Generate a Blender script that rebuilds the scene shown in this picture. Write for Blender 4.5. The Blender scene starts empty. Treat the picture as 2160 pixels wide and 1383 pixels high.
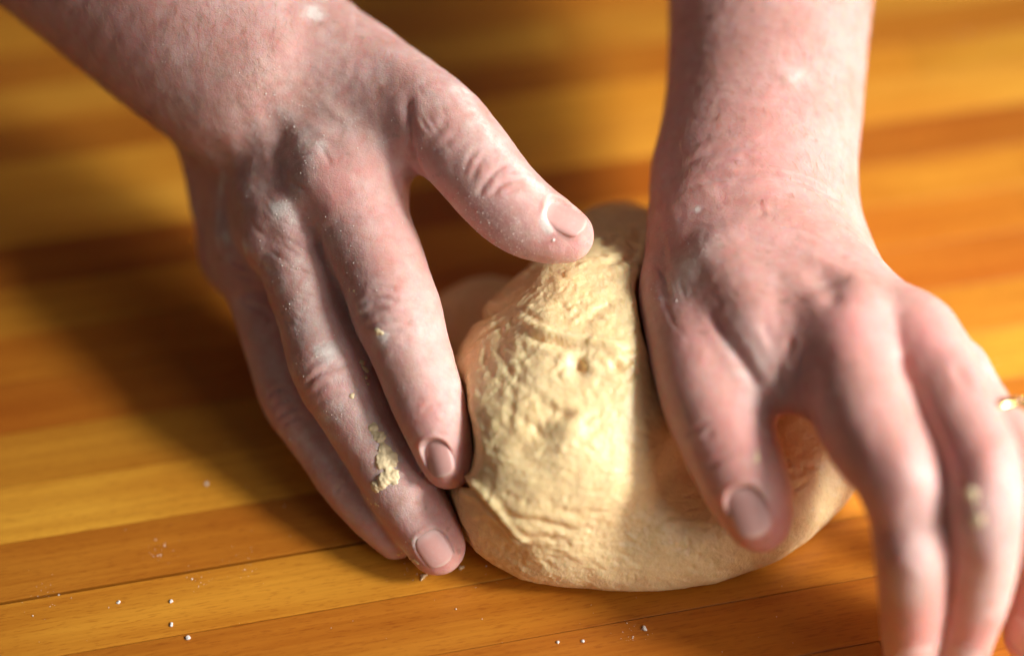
import bpy, math, random
import numpy as np
from mathutils import Vector, Matrix

random.seed(7)
rng = np.random.default_rng(7)
MM = 0.001
SC = bpy.context.scene
COL = SC.collection

# ------------------------------------------------------------------ camera
PITCH = math.radians(50.0)
CAM_H = 366.0            # mm above the table
FPX = 3400.0             # focal length in photo pixels (2160 wide)
CX, CY = 1080.0, 691.5
FOCUS = 415.0
CAM = np.array([0.0, -CAM_H / math.tan(PITCH), CAM_H])
FWD = np.array([0.0, math.cos(PITCH), -math.sin(PITCH)])
UPV = np.array([0.0, math.sin(PITCH), math.cos(PITCH)])
RGT = np.array([1.0, 0.0, 0.0])

cd = bpy.data.cameras.new('camera')
cd.sensor_width = 36.0
cd.lens = FPX / 2160.0 * 36.0
cd.clip_start = 0.01
cd.clip_end = 50.0
cd.dof.use_dof = True
cd.dof.focus_distance = FOCUS * MM
cd.dof.aperture_fstop = 2.25
cam = bpy.data.objects.new('camera', cd)
cam.location = Vector(CAM * MM)
cam.rotation_euler = (math.pi / 2 - PITCH, 0, 0)
COL.objects.link(cam)
SC.camera = cam

# ------------------------------------------------------------------ light
world = bpy.data.worlds.new('World')
SC.world = world
world.use_nodes = True
wb = world.node_tree.nodes['Background']
wb.inputs['Color'].default_value = (1.0, 0.94, 0.90, 1)
wb.inputs['Strength'].default_value = 0.055

def area(name, loc, target, size, power, color):
    ld = bpy.data.lights.new(name, 'AREA')
    ld.shape = 'DISK'
    ld.size = size
    ld.energy = power
    ld.color = color
    o = bpy.data.objects.new(name, ld)
    o.location = loc
    d = Vector(target) - Vector(loc)
    o.rotation_euler = d.to_track_quat('-Z', 'Y').to_euler()
    COL.objects.link(o)
    return o

def spot(name, loc, target, radius, half_deg, blend, power, color):
    ld = bpy.data.lights.new(name, 'SPOT')
    ld.spot_size = math.radians(2 * half_deg); ld.spot_blend = blend
    ld.shadow_soft_size = radius; ld.energy = power; ld.color = color
    o = bpy.data.objects.new(name, ld); o.location = loc
    o.rotation_euler = (Vector(target) - Vector(loc)).to_track_quat('-Z', 'Y').to_euler()
    COL.objects.link(o)
    return o

spot('key_lamp', (1.09, -0.27, 0.77), (0.165, -0.055, 0.0), 0.20, 8.6, 0.95, 178.0, (1.0, 0.975, 0.94))
wl = area('window_lamp', (0.95, 0.02, 0.58), (0.16, -0.03, 0.0), 0.50, 1.25, (1.0, 0.97, 0.94))
wl.data.spread = math.radians(75)
area('front_lamp', (0.66, -0.52, 0.42), (0.10, -0.06, 0.02), 0.40, 2.2, (1.0, 0.95, 0.92))

SC.render.engine = 'CYCLES'
SC.cycles.use_denoising = True
SC.cycles.use_adaptive_sampling = True
SC.cycles.adaptive_threshold = 0.025
SC.cycles.max_bounces = 7
SC.view_settings.view_transform = 'Standard'
SC.view_settings.look = 'None'
SC.view_settings.exposure = 0.47
SC.view_settings.gamma = 1.0

# ------------------------------------------------------------------ geometry helpers
def pt(px, py, d):
    return CAM + d * (FWD + (px - CX) / FPX * RGT - (py - CY) / FPX * UPV)

def on_plane(px, py, z=0.0):
    r = FWD + (px - CX) / FPX * RGT - (py - CY) / FPX * UPV
    return CAM + (z - CAM_H) / r[2] * r

def project(V):
    q = V - CAM
    dep = q @ FWD
    return CX + FPX * (q @ RGT) / dep, CY - FPX * (q @ UPV) / dep, dep

def camdir(r, u, t):                      # right, up, toward the viewer
    v = r * RGT + u * UPV - t * FWD
    return v / np.linalg.norm(v)

def unit(v):
    return v / np.linalg.norm(v)

_perm = rng.permutation(256).astype(np.int64)
_perm = np.concatenate([_perm, _perm, _perm])
_grad = rng.normal(size=(256, 3)); _grad /= np.linalg.norm(_grad, axis=1)[:, None]

def perlin(P):
    P = np.asarray(P, dtype=np.float64)
    I = np.floor(P).astype(np.int64)
    f = P - I
    I &= 255
    u = f * f * f * (f * (f * 6 - 15) + 10)
    out = np.zeros(len(P))
    for dx in (0, 1):
        wx = u[:, 0] if dx else 1 - u[:, 0]
        for dy in (0, 1):
            wy = u[:, 1] if dy else 1 - u[:, 1]
            for dz in (0, 1):
                wz = u[:, 2] if dz else 1 - u[:, 2]
                h = _perm[_perm[_perm[(I[:, 0] + dx) & 255] + ((I[:, 1] + dy) & 255)] + ((I[:, 2] + dz) & 255)]
                g = _grad[h]
                out += wx * wy * wz * (g[:, 0] * (f[:, 0] - dx) + g[:, 1] * (f[:, 1] - dy) + g[:, 2] * (f[:, 2] - dz))
    return out

def fbm(P, octaves=3):
    s, a = 0, 1.0
    for o in range(octaves):
        s = s + a * perlin(P * 2 ** o + 13.7 * o); a *= 0.5
    return s

def smin(a, b, k):
    h = np.maximum(k - np.abs(a - b), 0.0) / k
    return np.minimum(a, b) - h * h * k * 0.25

class Field:
    """signed distance grid in mm"""
    def __init__(self, lo, hi, h):
        self.lo = np.array(lo, float); self.h = h
        self.n = np.ceil((np.array(hi) - self.lo) / h).astype(int) + 1
        self.F = np.full(self.n, 60.0, np.float32)
    def window(self, lo, hi):
        i0 = np.clip(np.floor((lo - self.lo) / self.h).astype(int), 0, self.n)
        i1 = np.clip(np.ceil((hi - self.lo) / self.h).astype(int) + 1, 0, self.n)
        sl = tuple(slice(a, b) for a, b in zip(i0, i1))
        ax = [(self.lo[c] + self.h * np.arange(i0[c], i1[c])).astype(np.float32) for c in range(3)]
        return sl, ax
    def like(self):
        f = Field.__new__(Field); f.lo = self.lo; f.h = self.h; f.n = self.n
        f.F = np.full(self.n, 60.0, np.float32); return f
    def add_segment(self, a, b, ra, rb, k, ratio=1.0, n=None):
        m = max(ra, rb) + k + 3
        sl, (x, y, z) = self.window(np.minimum(a, b) - m, np.maximum(a, b) + m)
        if 0 in (len(x), len(y), len(z)): return
        ab = b - a; L2 = max(float(ab @ ab), 1e-6)
        X = x[:, None, None] - a[0]; Y = y[None, :, None] - a[1]; Z = z[None, None, :] - a[2]
        t = np.clip((X * ab[0] + Y * ab[1] + Z * ab[2]) / L2, 0, 1)
        qx = X - t * ab[0]; qy = Y - t * ab[1]; qz = Z - t * ab[2]
        d2 = qx * qx + qy * qy + qz * qz
        if ratio != 1.0:
            qn = qx * n[0] + qy * n[1] + qz * n[2]
            d2 = d2 + qn * qn * (1 / ratio ** 2 - 1)
        D = np.sqrt(d2) - (ra + t * (rb - ra))
        if ratio < 1.0: D = D * (0.5 + 0.5 * ratio)
        self.F[sl] = smin(self.F[sl], D.astype(np.float32), k)
    def add_chain(self, pts, k=0.6, ratio=1.0, n=None, sub=5):
        P = np.array([p for p, r in pts]); R = np.array([r for p, r in pts])
        Q = np.concatenate([P, R[:, None]], 1)
        S = []
        for i in range(len(Q) - 1):
            p0 = Q[max(i - 1, 0)]; p1 = Q[i]; p2 = Q[i + 1]; p3 = Q[min(i + 2, len(Q) - 1)]
            for j in range(sub):
                t = j / sub
                S.append(0.5 * (2 * p1 + (p2 - p0) * t + (2 * p0 - 5 * p1 + 4 * p2 - p3) * t * t + (3 * p1 - p0 - 3 * p2 + p3) * t ** 3))
        S.append(Q[-1])
        S = np.array(S)
        m = S[:, 3].max() + k + 4
        sl, ax = self.window(S[:, :3].min(0) - m, S[:, :3].max(0) + m)
        g = Field.__new__(Field); g.h = self.h
        g.lo = np.array([a[0] for a in ax], float); g.n = np.array([len(a) for a in ax])
        g.F = np.full(g.n, 60.0, np.float32)
        for s0, s1 in zip(S[:-1], S[1:]):
            g.add_segment(s0[:3], s1[:3], s0[3], s1[3], 0.25, ratio, n)
        self.F[sl] = smin(self.F[sl], g.F, k)
    def add_ellipsoid(self, c, r, k, rotz=0.0, p=2.0):
        m = max(r) * 1.2 + k + 3
        sl, (x, y, z) = self.window(c - m, c + m)
        X = x[:, None, None] - c[0]; Y = y[None, :, None] - c[1]; Z = z[None, None, :] - c[2]
        cr, sr = math.cos(rotz), math.sin(rotz)
        U = X * cr + Y * sr; W = -X * sr + Y * cr
        q = (np.abs(U / r[0]) ** p + np.abs(W / r[1]) ** p + np.abs(Z / r[2]) ** p) ** (1 / p)
        D = (q - 1) * min(r)
        self.F[sl] = smin(self.F[sl], D.astype(np.float32), k)
    def mesh(self):
        F = self.F; S = F < 0
        c = [S[i:S.shape[0] - 1 + i, j:S.shape[1] - 1 + j, k:S.shape[2] - 1 + k] for i in (0, 1) for j in (0, 1) for k in (0, 1)]
        al = c[0].copy(); an = c[0].copy()
        for q in c[1:]: al &= q; an |= q
        act = an & ~al
        idx = np.argwhere(act)
        vid = np.full(act.shape, -1, np.int64); vid[act] = np.arange(len(idx))
        pos = np.zeros((len(idx), 3)); cnt = np.zeros(len(idx))
        cor = [(i, j, k) for i in (0, 1) for j in (0, 1) for k in (0, 1)]
        val = {o: F[idx[:, 0] + o[0], idx[:, 1] + o[1], idx[:, 2] + o[2]].astype(float) for o in cor}
        for o in cor:
            for a in range(3):
                if o[a]: continue
                p = list(o); p[a] = 1; p = tuple(p)
                m = (val[o] < 0) != (val[p] < 0)
                t = val[o][m] / (val[o][m] - val[p][m])
                q = np.tile(np.array(o, float), (m.sum(), 1)); q[:, a] = t
                pos[m] += q; cnt[m] += 1
        V = self.lo + self.h * (idx + pos / cnt[:, None])
        quads = []
        for a in range(3):
            b, d = (a + 1) % 3, (a + 2) % 3
            s0 = [slice(1, -1)] * 3; s0[a] = slice(0, -1)
            s1 = list(s0); s1[a] = slice(1, None)
            A = S[tuple(s0)]; B = S[tuple(s1)]
            for flip, M in ((False, A & ~B), (True, ~A & B)):
                e = np.argwhere(M)
                off = np.ones(3, int); off[a] = 0
                e = e + off
                def cell(db, dd):
                    q = e.copy(); q[:, b] += db; q[:, d] += dd
                    return vid[q[:, 0], q[:, 1], q[:, 2]]
                Q = np.stack([cell(-1, -1), cell(0, -1), cell(0, 0), cell(-1, 0)], 1)
                if flip: Q = Q[:, ::-1]
                quads.append(Q)
        Q = np.concatenate(quads)
        Q = Q[(Q >= 0).all(1)]
        return V, Q

def np_mesh(name, V, Q):
    me = bpy.data.meshes.new(name)
    me.vertices.add(len(V)); me.vertices.foreach_set('co', np.asarray(V, np.float32).ravel())
    k = Q.shape[1]
    me.loops.add(Q.size); me.loops.foreach_set('vertex_index', Q.astype(np.int32).ravel())
    me.polygons.add(len(Q)); me.polygons.foreach_set('loop_start', np.arange(0, Q.size, k, dtype=np.int32))
    me.update(calc_edges=True)
    me.polygons.foreach_set('use_smooth', np.ones(len(Q), bool))
    return me

def read_mesh(me):
    V = np.empty(len(me.vertices) * 3, np.float32); me.vertices.foreach_get('co', V)
    Q = np.empty(len(me.loops), np.int32); me.loops.foreach_get('vertex_index', Q)
    return V.reshape(-1, 3).astype(float), Q.reshape(-1, 4)

def normals(V, Q):
    a, b, c, d = (V[Q[:, i]] for i in range(4))
    fn = np.cross(c - a, d - b)
    N = np.zeros_like(V)
    for i in range(4):
        for ax in range(3):
            N[:, ax] += np.bincount(Q[:, i], fn[:, ax], len(V))
    return N / np.maximum(np.linalg.norm(N, axis=1), 1e-9)[:, None]

def subdivide(V, Q):
    """one Catmull-Clark step on a quad mesh"""
    nv, nf = len(V), len(Q)
    fp = V[Q].mean(1)
    e = np.stack([Q, np.roll(Q, -1, 1)], 2).reshape(-1, 2)
    key = e.min(1) * nv + e.max(1)
    uk, inv, cnt = np.unique(key, return_inverse=True, return_counts=True)
    ea, eb = uk // nv, uk % nv
    fidx = np.repeat(np.arange(nf), 4)
    fs = np.stack([np.bincount(inv, fp[fidx, c], len(uk)) for c in range(3)], 1)
    mid = (V[ea] + V[eb]) / 2
    ep = (2 * mid + fs) / (2 + cnt)[:, None]
    val = np.bincount(Q.ravel(), minlength=nv).astype(float)
    Fm = np.stack([np.bincount(Q.ravel(), fp[fidx, c], nv) for c in range(3)], 1) / np.maximum(val, 1)[:, None]
    ec = np.bincount(ea, minlength=nv) + np.bincount(eb, minlength=nv)
    Em = np.stack([np.bincount(ea, mid[:, c], nv) + np.bincount(eb, mid[:, c], nv) for c in range(3)], 1) / np.maximum(ec, 1)[:, None]
    n = np.maximum(val, 3)[:, None]
    vp = (Fm + 2 * Em + (n - 3) * V) / n
    E = inv.reshape(nf, 4) + nv; Fi = np.arange(nf) + nv + len(uk)
    out = [np.stack([Q[:, i], E[:, i], Fi, E[:, i - 1]], 1) for i in range(4)]
    return np.concatenate([vp, ep, fp]), np.concatenate(out)

class Skin:
    """a meshed surface that can be sculpted at places named by photo pixels"""
    def __init__(self, V, Q):
        self.V, self.Q = V, Q
        self.N = normals(V, Q)
        self.attr = {}
        self.refresh()
    def refresh(self):
        self.px, self.py, self.dep = project(self.V)
        self.N = normals(self.V, self.Q)
        bx = (self.px / 4).astype(int) + 50; by = (self.py / 4).astype(int) + 50
        ok = np.flatnonzero((bx >= 0) & (bx < 700) & (by >= 0) & (by < 500))
        ok = ok[np.argsort(-self.dep[ok])]
        self.zb = np.full((700, 500), -1, np.int64)
        self.zb[bx[ok], by[ok]] = ok
    def at(self, px, py):
        x = int(px / 4) + 50; y = int(py / 4) + 50
        for R in (0, 1, 2, 4, 8, 16, 40):
            w = self.zb[max(x - R, 0):x + R + 1, max(y - R, 0):y + R + 1]
            w = w[w >= 0]
            if len(w):
                w = w[self.dep[w] < self.dep[w].min() + 3.0]
                return int(w[np.argmin((self.px[w] - px) ** 2 + (self.py[w] - py) ** 2)])
        return 0
    def path(self, pts, step=7.0):
        out = []
        for (x0, y0), (x1, y1) in zip(pts[:-1], pts[1:]):
            n = max(1, int(math.hypot(x1 - x0, y1 - y0) / step))
            for i in range(n):
                t = i / n
                out.append(self.V[self.at(x0 + (x1 - x0) * t, y0 + (y1 - y0) * t)])
        out.append(self.V[self.at(*pts[-1])])
        out = np.array(out)
        for _ in range(4):
            if len(out) > 3: out[1:-1] = (out[:-2] + 2 * out[1:-1] + out[2:]) / 4
        return out
    def near(self, P, m):
        lo, hi = P.min(0) - m, P.max(0) + m
        return np.flatnonzero(((self.V > lo) & (self.V < hi)).all(1))
    def line_dist(self, P, sel):
        W = self.V[sel]
        best = np.full(len(W), 1e9); par = np.zeros(len(W)); side = np.zeros((len(W), 3))
        n = max(len(P) - 1, 1)
        for i in range(len(P) - 1):
            a, ab = P[i], P[i + 1] - P[i]
            L = ab @ ab
            if L < 1e-9: continue
            t = np.clip((W - a) @ ab / L, 0, 1)
            q = W - a - t[:, None] * ab
            d = np.linalg.norm(q, axis=1)
            u = d < best
            best[u] = d[u]; par[u] = (i + t[u]) / n
            side[u] = np.cross(ab / math.sqrt(L), q[u])
        return best, par, side
    gain = 1.0
    def groove(self, pts, width, depth, lip=0.35, taper=0.25, step=0.0):
        """crease (depth > 0) or ridge (depth < 0) along a line; step lifts one side (a flap)"""
        depth *= self.gain; lip *= 0.35 + 0.65 * self.gain
        pts = smooth_line(pts)
        P = self.path(pts)
        sel = self.near(P, width * 5 + abs(step) * 4 + 1)
        d, par, side = self.line_dist(P, sel)
        tp = np.clip(np.minimum(par, 1 - par) / max(taper, 1e-3), 0, 1); tp = tp * tp * (3 - 2 * tp)
        g = np.exp(-(d / width) ** 2)
        off = -depth * g + depth * lip * np.exp(-((d - 2.0 * width) / (1.1 * width)) ** 2)
        if step:
            s = np.einsum('ij,ij->i', side, self.N[sel])
            w = abs(step) * 5
            off = off + step * np.tanh(np.maximum(s, 0) / (width * 0.7)) * np.exp(-(np.maximum(s, 0) / w) ** 2) * (s > 0)
        self.V[sel] += self.N[sel] * (off * tp)[:, None]
    def bump(self, px, py, rad, amp, stretch=None):
        c = self.V[self.at(px, py)]
        sel = self.near(c[None], rad * 3)
        q = self.V[sel] - c
        if stretch is not None:
            ax, f = stretch
            q = q - np.outer(q @ ax, ax) * (1 - 1 / f)
        g = np.exp(-(np.linalg.norm(q, axis=1) / rad) ** 2)
        self.V[sel] += self.N[sel] * (amp * g)[:, None]
    def paint(self, key, px, py, rad, amt):
        a = self.attr.setdefault(key, np.zeros(len(self.V)))
        c = self.V[self.at(px, py)]
        sel = self.near(c[None], rad * 2.6)
        g = np.exp(-(np.linalg.norm(self.V[sel] - c, axis=1) / rad) ** 2)
        a[sel] = np.maximum(a[sel], g * amt) if amt > 0 else a[sel] * (1 + g * amt)
    def paint_line(self, key, pts, rad, amt):
        a = self.attr.setdefault(key, np.zeros(len(self.V)))
        P = self.path(smooth_line(pts))
        sel = self.near(P, rad * 2.6)
        d, par, side = self.line_dist(P, sel)
        a[sel] = np.maximum(a[sel], np.exp(-(d / rad) ** 2) * amt)
    def build(self, name, mat):
        me = np_mesh(name, self.V * MM, self.Q)
        for k, v in self.attr.items():
            at = me.attributes.new(k, 'FLOAT', 'POINT'); at.data.foreach_set('value', v.astype(np.float32))
        me.materials.append(mat)
        ob = bpy.data.objects.new(name, me); COL.objects.link(ob)
        return ob

def smooth_line(pts, sub=4):
    if len(pts) < 3: return pts
    Q = np.array(pts, float); S = []
    for i in range(len(Q) - 1):
        p0 = Q[max(i - 1, 0)]; p1 = Q[i]; p2 = Q[i + 1]; p3 = Q[min(i + 2, len(Q) - 1)]
        for j in range(sub):
            t = j / sub
            S.append(tuple(0.5 * (2 * p1 + (p2 - p0) * t + (2 * p0 - 5 * p1 + 4 * p2 - p3) * t * t + (3 * p1 - p0 - 3 * p2 + p3) * t ** 3)))
    S.append(tuple(Q[-1]))
    return S

def tag(o, label=None, cat=None, group=None, kind=None):
    if label: o['label'] = label
    if cat: o['category'] = cat
    if group: o['group'] = group
    if kind: o['kind'] = kind
    return o

# ------------------------------------------------------------------ materials
class NT:
    def __init__(self, name):
        self.mat = bpy.data.materials.new(name); self.mat.use_nodes = True
        self.t = self.mat.node_tree; self.b = self.t.nodes['Principled BSDF']
    def n(self, kind, **kw):
        nd = self.t.nodes.new('ShaderNode' + kind)
        for k, v in kw.items():
            if k.startswith('_'): setattr(nd, k[1:], v)
            else: nd.inputs[k.replace('__', ' ')].default_value = v
        return nd
    def l(self, a, b): self.t.links.new(a, b)
    def math(self, op, a, b=None, clamp=False):
        nd = self.t.nodes.new('ShaderNodeMath'); nd.operation = op; nd.use_clamp = clamp
        for i, v in enumerate((a, b)):
            if v is None: continue
            if isinstance(v, (int, float)): nd.inputs[i].default_value = v
            else: self.l(v, nd.inputs[i])
        return nd.outputs[0]
    def ramp(self, fac, stops):
        nd = self.t.nodes.new('ShaderNodeValToRGB')
        while len(nd.color_ramp.elements) < len(stops): nd.color_ramp.elements.new(0.5)
        for e, (p, c) in zip(nd.color_ramp.elements, stops): e.position = p; e.color = c if len(c) == 4 else (*c, 1)
        self.l(fac, nd.inputs[0]); return nd.outputs[0]
    def mix(self, fac, a, b, blend='MIX'):
        nd = self.t.nodes.new('ShaderNodeMix'); nd.data_type = 'RGBA'; nd.blend_type = blend
        for s, v in ((nd.inputs[0], fac), (nd.inputs[6], a), (nd.inputs[7], b)):
            if isinstance(v, (int, float)): s.default_value = v
            elif isinstance(v, tuple): s.default_value = (*v, 1) if len(v) == 3 else v
            else: self.l(v, s)
        return nd.outputs[2]
    def noise(self, vec, scale, detail=2.0, rough=0.5):
        nd = self.n('TexNoise', Scale=scale, Detail=detail, Roughness=rough)
        if vec is not None: self.l(vec, nd.inputs['Vector'])
        return nd.outputs['Fac']

def skin_material(name, base, red, dark):
    m = NT(name); b = m.b
    co = m.n('TexCoord').outputs['Object']
    fl = m.n('Attribute', _attribute_name='flour').outputs['Fac']
    rd = m.n('Attribute', _attribute_name='red').outputs['Fac']
    n1 = m.noise(co, 90, 4, 0.6)
    n2 = m.noise(co, 420, 3, 0.6)
    c = m.mix(m.ramp(n1, [(0.35, (0, 0, 0)), (0.68, (1, 1, 1))]), base, dark)
    c = m.mix(m.ramp(n2, [(0.4, (0, 0, 0)), (0.75, (0.55, 0.55, 0.55))]), c, red)
    c = m.mix(m.math('MULTIPLY', rd, 0.8, True), c, red)
    # freckles
    fk = m.noise(co, 260, 2, 0.5)
    c = m.mix(m.ramp(fk, [(0.66, (0, 0, 0)), (0.74, (0.35, 0.35, 0.35))]), c, (0.30, 0.14, 0.085))
    br = m.n('Attribute', _attribute_name='brown').outputs['Fac']
    c = m.mix(m.math('MULTIPLY', br, m.ramp(m.noise(co, 330, 4, 0.7), [(0.35, (0.1, 0.1, 0.1)), (0.65, (1, 1, 1))]), True), c, (0.33, 0.15, 0.09))
    # flour dust, also used for painted highlights: caught by grain
    g1 = m.noise(co, 1900, 3, 0.7)
    g2 = m.noise(co, 300, 4, 0.65)
    g = m.math('ADD', m.math('MULTIPLY', g1, 0.75), m.math('MULTIPLY', g2, 0.9))
    th = m.math('SUBTRACT', 1.22, m.math('MULTIPLY', fl, 0.75))
    fm = m.math('MULTIPLY', m.math('SUBTRACT', g, th), 3.2, True)
    fm = m.math('MAXIMUM', m.math('MULTIPLY', fm, 0.85), m.math('MULTIPLY', m.math('MULTIPLY', fl, m.math('SUBTRACT', g2, 0.20)), 2.2, True))
    c = m.mix(fm, c, (0.86, 0.76, 0.69))
    m.l(c, b.inputs['Base Color'])
    m.l(m.math('SUBTRACT', 0.75, m.math('MULTIPLY', fm, 0.75)), b.inputs['Subsurface Weight'])
    b.inputs['Subsurface Radius'].default_value = (1.0, 0.28, 0.14)
    b.inputs['Subsurface Scale'].default_value = 0.0042
    b.inputs['IOR'].default_value = 1.4
    rough = m.math('ADD', 0.46, m.math('MULTIPLY', fm, 0.35))
    m.l(rough, b.inputs['Roughness'])
    # pores, fine criss-cross lines
    vo = m.n('TexVoronoi', Scale=950.0, _feature='DISTANCE_TO_EDGE')
    wv = m.n('TexNoise', Scale=220.0, Detail=2.0)
    m.l(co, wv.inputs['Vector'])
    va = m.n('VectorMath', _operation='MULTIPLY_ADD')
    m.l(wv.outputs['Color'], va.inputs[0]); va.inputs[1].default_value = (0.003, 0.003, 0.003); m.l(co, va.inputs[2])
    m.l(va.outputs[0], vo.inputs['Vector'])
    hgt = m.math('ADD', m.math('MULTIPLY', m.math('MINIMUM', vo.outputs['Distance'], 0.12), 2.0),
                 m.math('MULTIPLY', m.noise(co, 700, 3, 0.6), 0.55))
    hgt = m.math('ADD', hgt, m.math('MULTIPLY', m.math('MULTIPLY', g1, fm), 1.2))
    bp = m.n('Bump', Strength=0.65, Distance=0.00024)
    m.l(hgt, bp.inputs['Height']); m.l(bp.outputs[0], b.inputs['Normal'])
    return m.mat

SKIN = skin_material('skin', (0.70, 0.405, 0.360), (0.70, 0.265, 0.245), (0.60, 0.305, 0.245))

def nail_material():
    m = NT('fingernail'); b = m.b
    uv = m.n('Attribute', _attribute_name='tip').outputs['Fac']
    co = m.n('TexCoord').outputs['Object']
    c = m.ramp(uv, [(0.0, (0.78, 0.52, 0.47)), (0.26, (0.74, 0.38, 0.335)), (0.90, (0.74, 0.39, 0.34)), (0.98, (0.75, 0.50, 0.42))])
    fm = m.ramp(m.noise(co, 900, 4, 0.7), [(0.50, (0, 0, 0)), (0.80, (0.42, 0.42, 0.42))])
    c = m.mix(fm, c, (0.76, 0.64, 0.60))
    m.l(c, b.inputs['Base Color'])
    b.inputs['Roughness'].default_value = 0.42
    b.inputs['Subsurface Weight'].default_value = 0.15
    b.inputs['Subsurface Radius'].default_value = (1, 0.4, 0.25); b.inputs['Subsurface Scale'].default_value = 0.002
    bp = m.n('Bump', Strength=0.25, Distance=0.0001); m.l(m.noise(co, 900, 4, 0.7), bp.inputs['Height']); m.l(bp.outputs[0], b.inputs['Normal'])
    return m.mat
NAIL = nail_material()

def dough_material():
    m = NT('dough'); b = m.b
    co = m.n('TexCoord').outputs['Object']
    n1 = m.noise(co, 60, 4, 0.6); n2 = m.noise(co, 500, 3, 0.6); n3 = m.noise(co, 1500, 2, 0.6)
    c = m.mix(n1, (0.90, 0.64, 0.30), (0.92, 0.73, 0.43))
    c = m.mix(m.ramp(n2, [(0.5, (0, 0, 0)), (0.8, (0.5, 0.5, 0.5))]), c, (0.74, 0.49, 0.24))
    c = m.mix(m.ramp(n3, [(0.70, (0, 0, 0)), (0.76, (0.6, 0.6, 0.6))]), c, (0.36, 0.19, 0.09))
    m.l(c, b.inputs['Base Color'])
    b.inputs['Roughness'].default_value = 0.40
    b.inputs['Subsurface Weight'].default_value = 0.5
    b.inputs['Subsurface Radius'].default_value = (1, 0.65, 0.35); b.inputs['Subsurface Scale'].default_value = 0.004
    bp = m.n('Bump', Strength=0.55, Distance=0.0005)
    h = m.math('ADD', m.math('ADD', n2, m.math('MULTIPLY', m.noise(co, 240, 4, 0.65), 1.3)), m.math('MULTIPLY', n3, 0.5)); m.l(h, bp.inputs['Height']); m.l(bp.outputs[0], b.inputs['Normal'])
    return m.mat
DOUGH = dough_material()

def wood_material():
    m = NT('oiled_wood'); b = m.b
    tc = m.n('TexCoord'); oi = m.n('ObjectInfo')
    cb = m.n('CombineXYZ')
    m.l(m.math('MULTIPLY', oi.outputs['Random'], 3.0), cb.inputs[0]); m.l(m.math('MULTIPLY', oi.outputs['Random'], 1.7), cb.inputs[1]); m.l(oi.outputs['Random'], cb.inputs[2])
    ad = m.n('VectorMath', _operation='ADD'); m.l(tc.outputs['Object'], ad.inputs[0]); m.l(cb.outputs[0], ad.inputs[1])
    def stretched(sx, sy, sz):
        mp = m.n('VectorMath', _operation='MULTIPLY'); m.l(ad.outputs[0], mp.inputs[0]); mp.inputs[1].default_value = (sx, sy, sz); return mp.outputs[0]
    g1 = m.noise(stretched(6, 110, 110), 1.0, 4, 0.6)
    g2 = m.noise(stretched(16, 700, 700), 1.0, 3, 0.6)
    g3 = m.noise(stretched(260, 2200, 900), 1.0, 2, 0.5)
    g4 = m.noise(stretched(14, 34, 34), 1.0, 2, 0.5)
    base = oi.outputs['Color']
    c = m.mix(m.ramp(g1, [(0.32, (0.45, 0.45, 0.45)), (0.62, (0, 0, 0))]), base, m.mix(1.0, base, (0.70, 0.54, 0.40), 'MULTIPLY'))
    c = m.mix(m.ramp(g2, [(0.38, (0.38, 0.38, 0.38)), (0.60, (0, 0, 0))]), c, m.mix(1.0, c, (0.70, 0.55, 0.42), 'MULTIPLY'))
    c = m.mix(m.ramp(g3, [(0.56, (0, 0, 0)), (0.68, (0.5, 0.5, 0.5))]), c, m.mix(1.0, c, (0.62, 0.46, 0.34), 'MULTIPLY'))
    c = m.mix(m.ramp(g4, [(0.35, (0.6, 0.6, 0.6)), (0.6, (0, 0, 0))]), c, m.mix(1.0, c, (0.84, 0.66, 0.52), 'MULTIPLY'))
    m.l(c, b.inputs['Base Color'])
    r = m.math('ADD', 0.33, m.math('MULTIPLY', g2, 0.16)); m.l(r, b.inputs['Roughness'])
    b.inputs['Coat Weight'].default_value = 0.10; b.inputs['Specular IOR Level'].default_value = 0.35; b.inputs['Coat Roughness'].default_value = 0.32
    bp = m.n('Bump', Strength=0.25, Distance=0.00012); m.l(m.math('ADD', g2, g3), bp.inputs['Height']); m.l(bp.outputs[0], b.inputs['Normal'])
    return m.mat
WOOD = wood_material()

def plain(name, col, rough=0.6, metal=0.0):
    m = NT(name); m.b.inputs['Base Color'].default_value = (*col, 1); m.b.inputs['Roughness'].default_value = rough; m.b.inputs['Metallic'].default_value = metal
    n = m.noise(m.n('TexCoord').outputs['Object'], 800, 3, 0.6)
    bp = m.n('Bump', Strength=0.2, Distance=0.0001); m.l(n, bp.inputs['Height']); m.l(bp.outputs[0], m.b.inputs['Normal'])
    return m.mat
GLUE = plain('dark_seam', (0.02, 0.010, 0.005), 0.8)
GOLD = plain('gold', (0.95, 0.62, 0.22), 0.16, 1.0)
FLOUR = plain('flour', (0.80, 0.75, 0.68), 0.9)
SCRAP = plain('dough_scrap', (0.92, 0.74, 0.44), 0.5)

# ------------------------------------------------------------------ table of narrow wooden strips
PHI = math.radians(11.3)
DIR = np.array([math.cos(PHI), math.sin(PHI), 0]); NRM = np.array([-math.sin(PHI), math.cos(PHI), 0])
PW = 18.35
top = bpy.data.meshes.new('countertop')
def boxmesh(me, lx, ly, z0, z1, bev):
    v = []; f = []
    for s, z in ((0, z0), (0, z1 - bev), (bev, z1)):
        v += [(-lx + s, -ly + s, z), (lx - s, -ly + s, z), (lx - s, ly - s, z), (-lx + s, ly - s, z)]
    f = [(3, 2, 1, 0), (8, 9, 10, 11)]
    for r in (0, 4):
        for i in range(4):
            j = (i + 1) % 4; f.append((r + i, r + j, r + 4 + j, r + 4 + i))
    me.from_pydata([tuple(c * MM for c in p) for p in v], [], f); me.update()
boxmesh(top, 420, 300, -32, -3.0, 0.5)
top.materials.append(GLUE)
countertop = bpy.data.objects.new('countertop', top); COL.objects.link(countertop)
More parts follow.
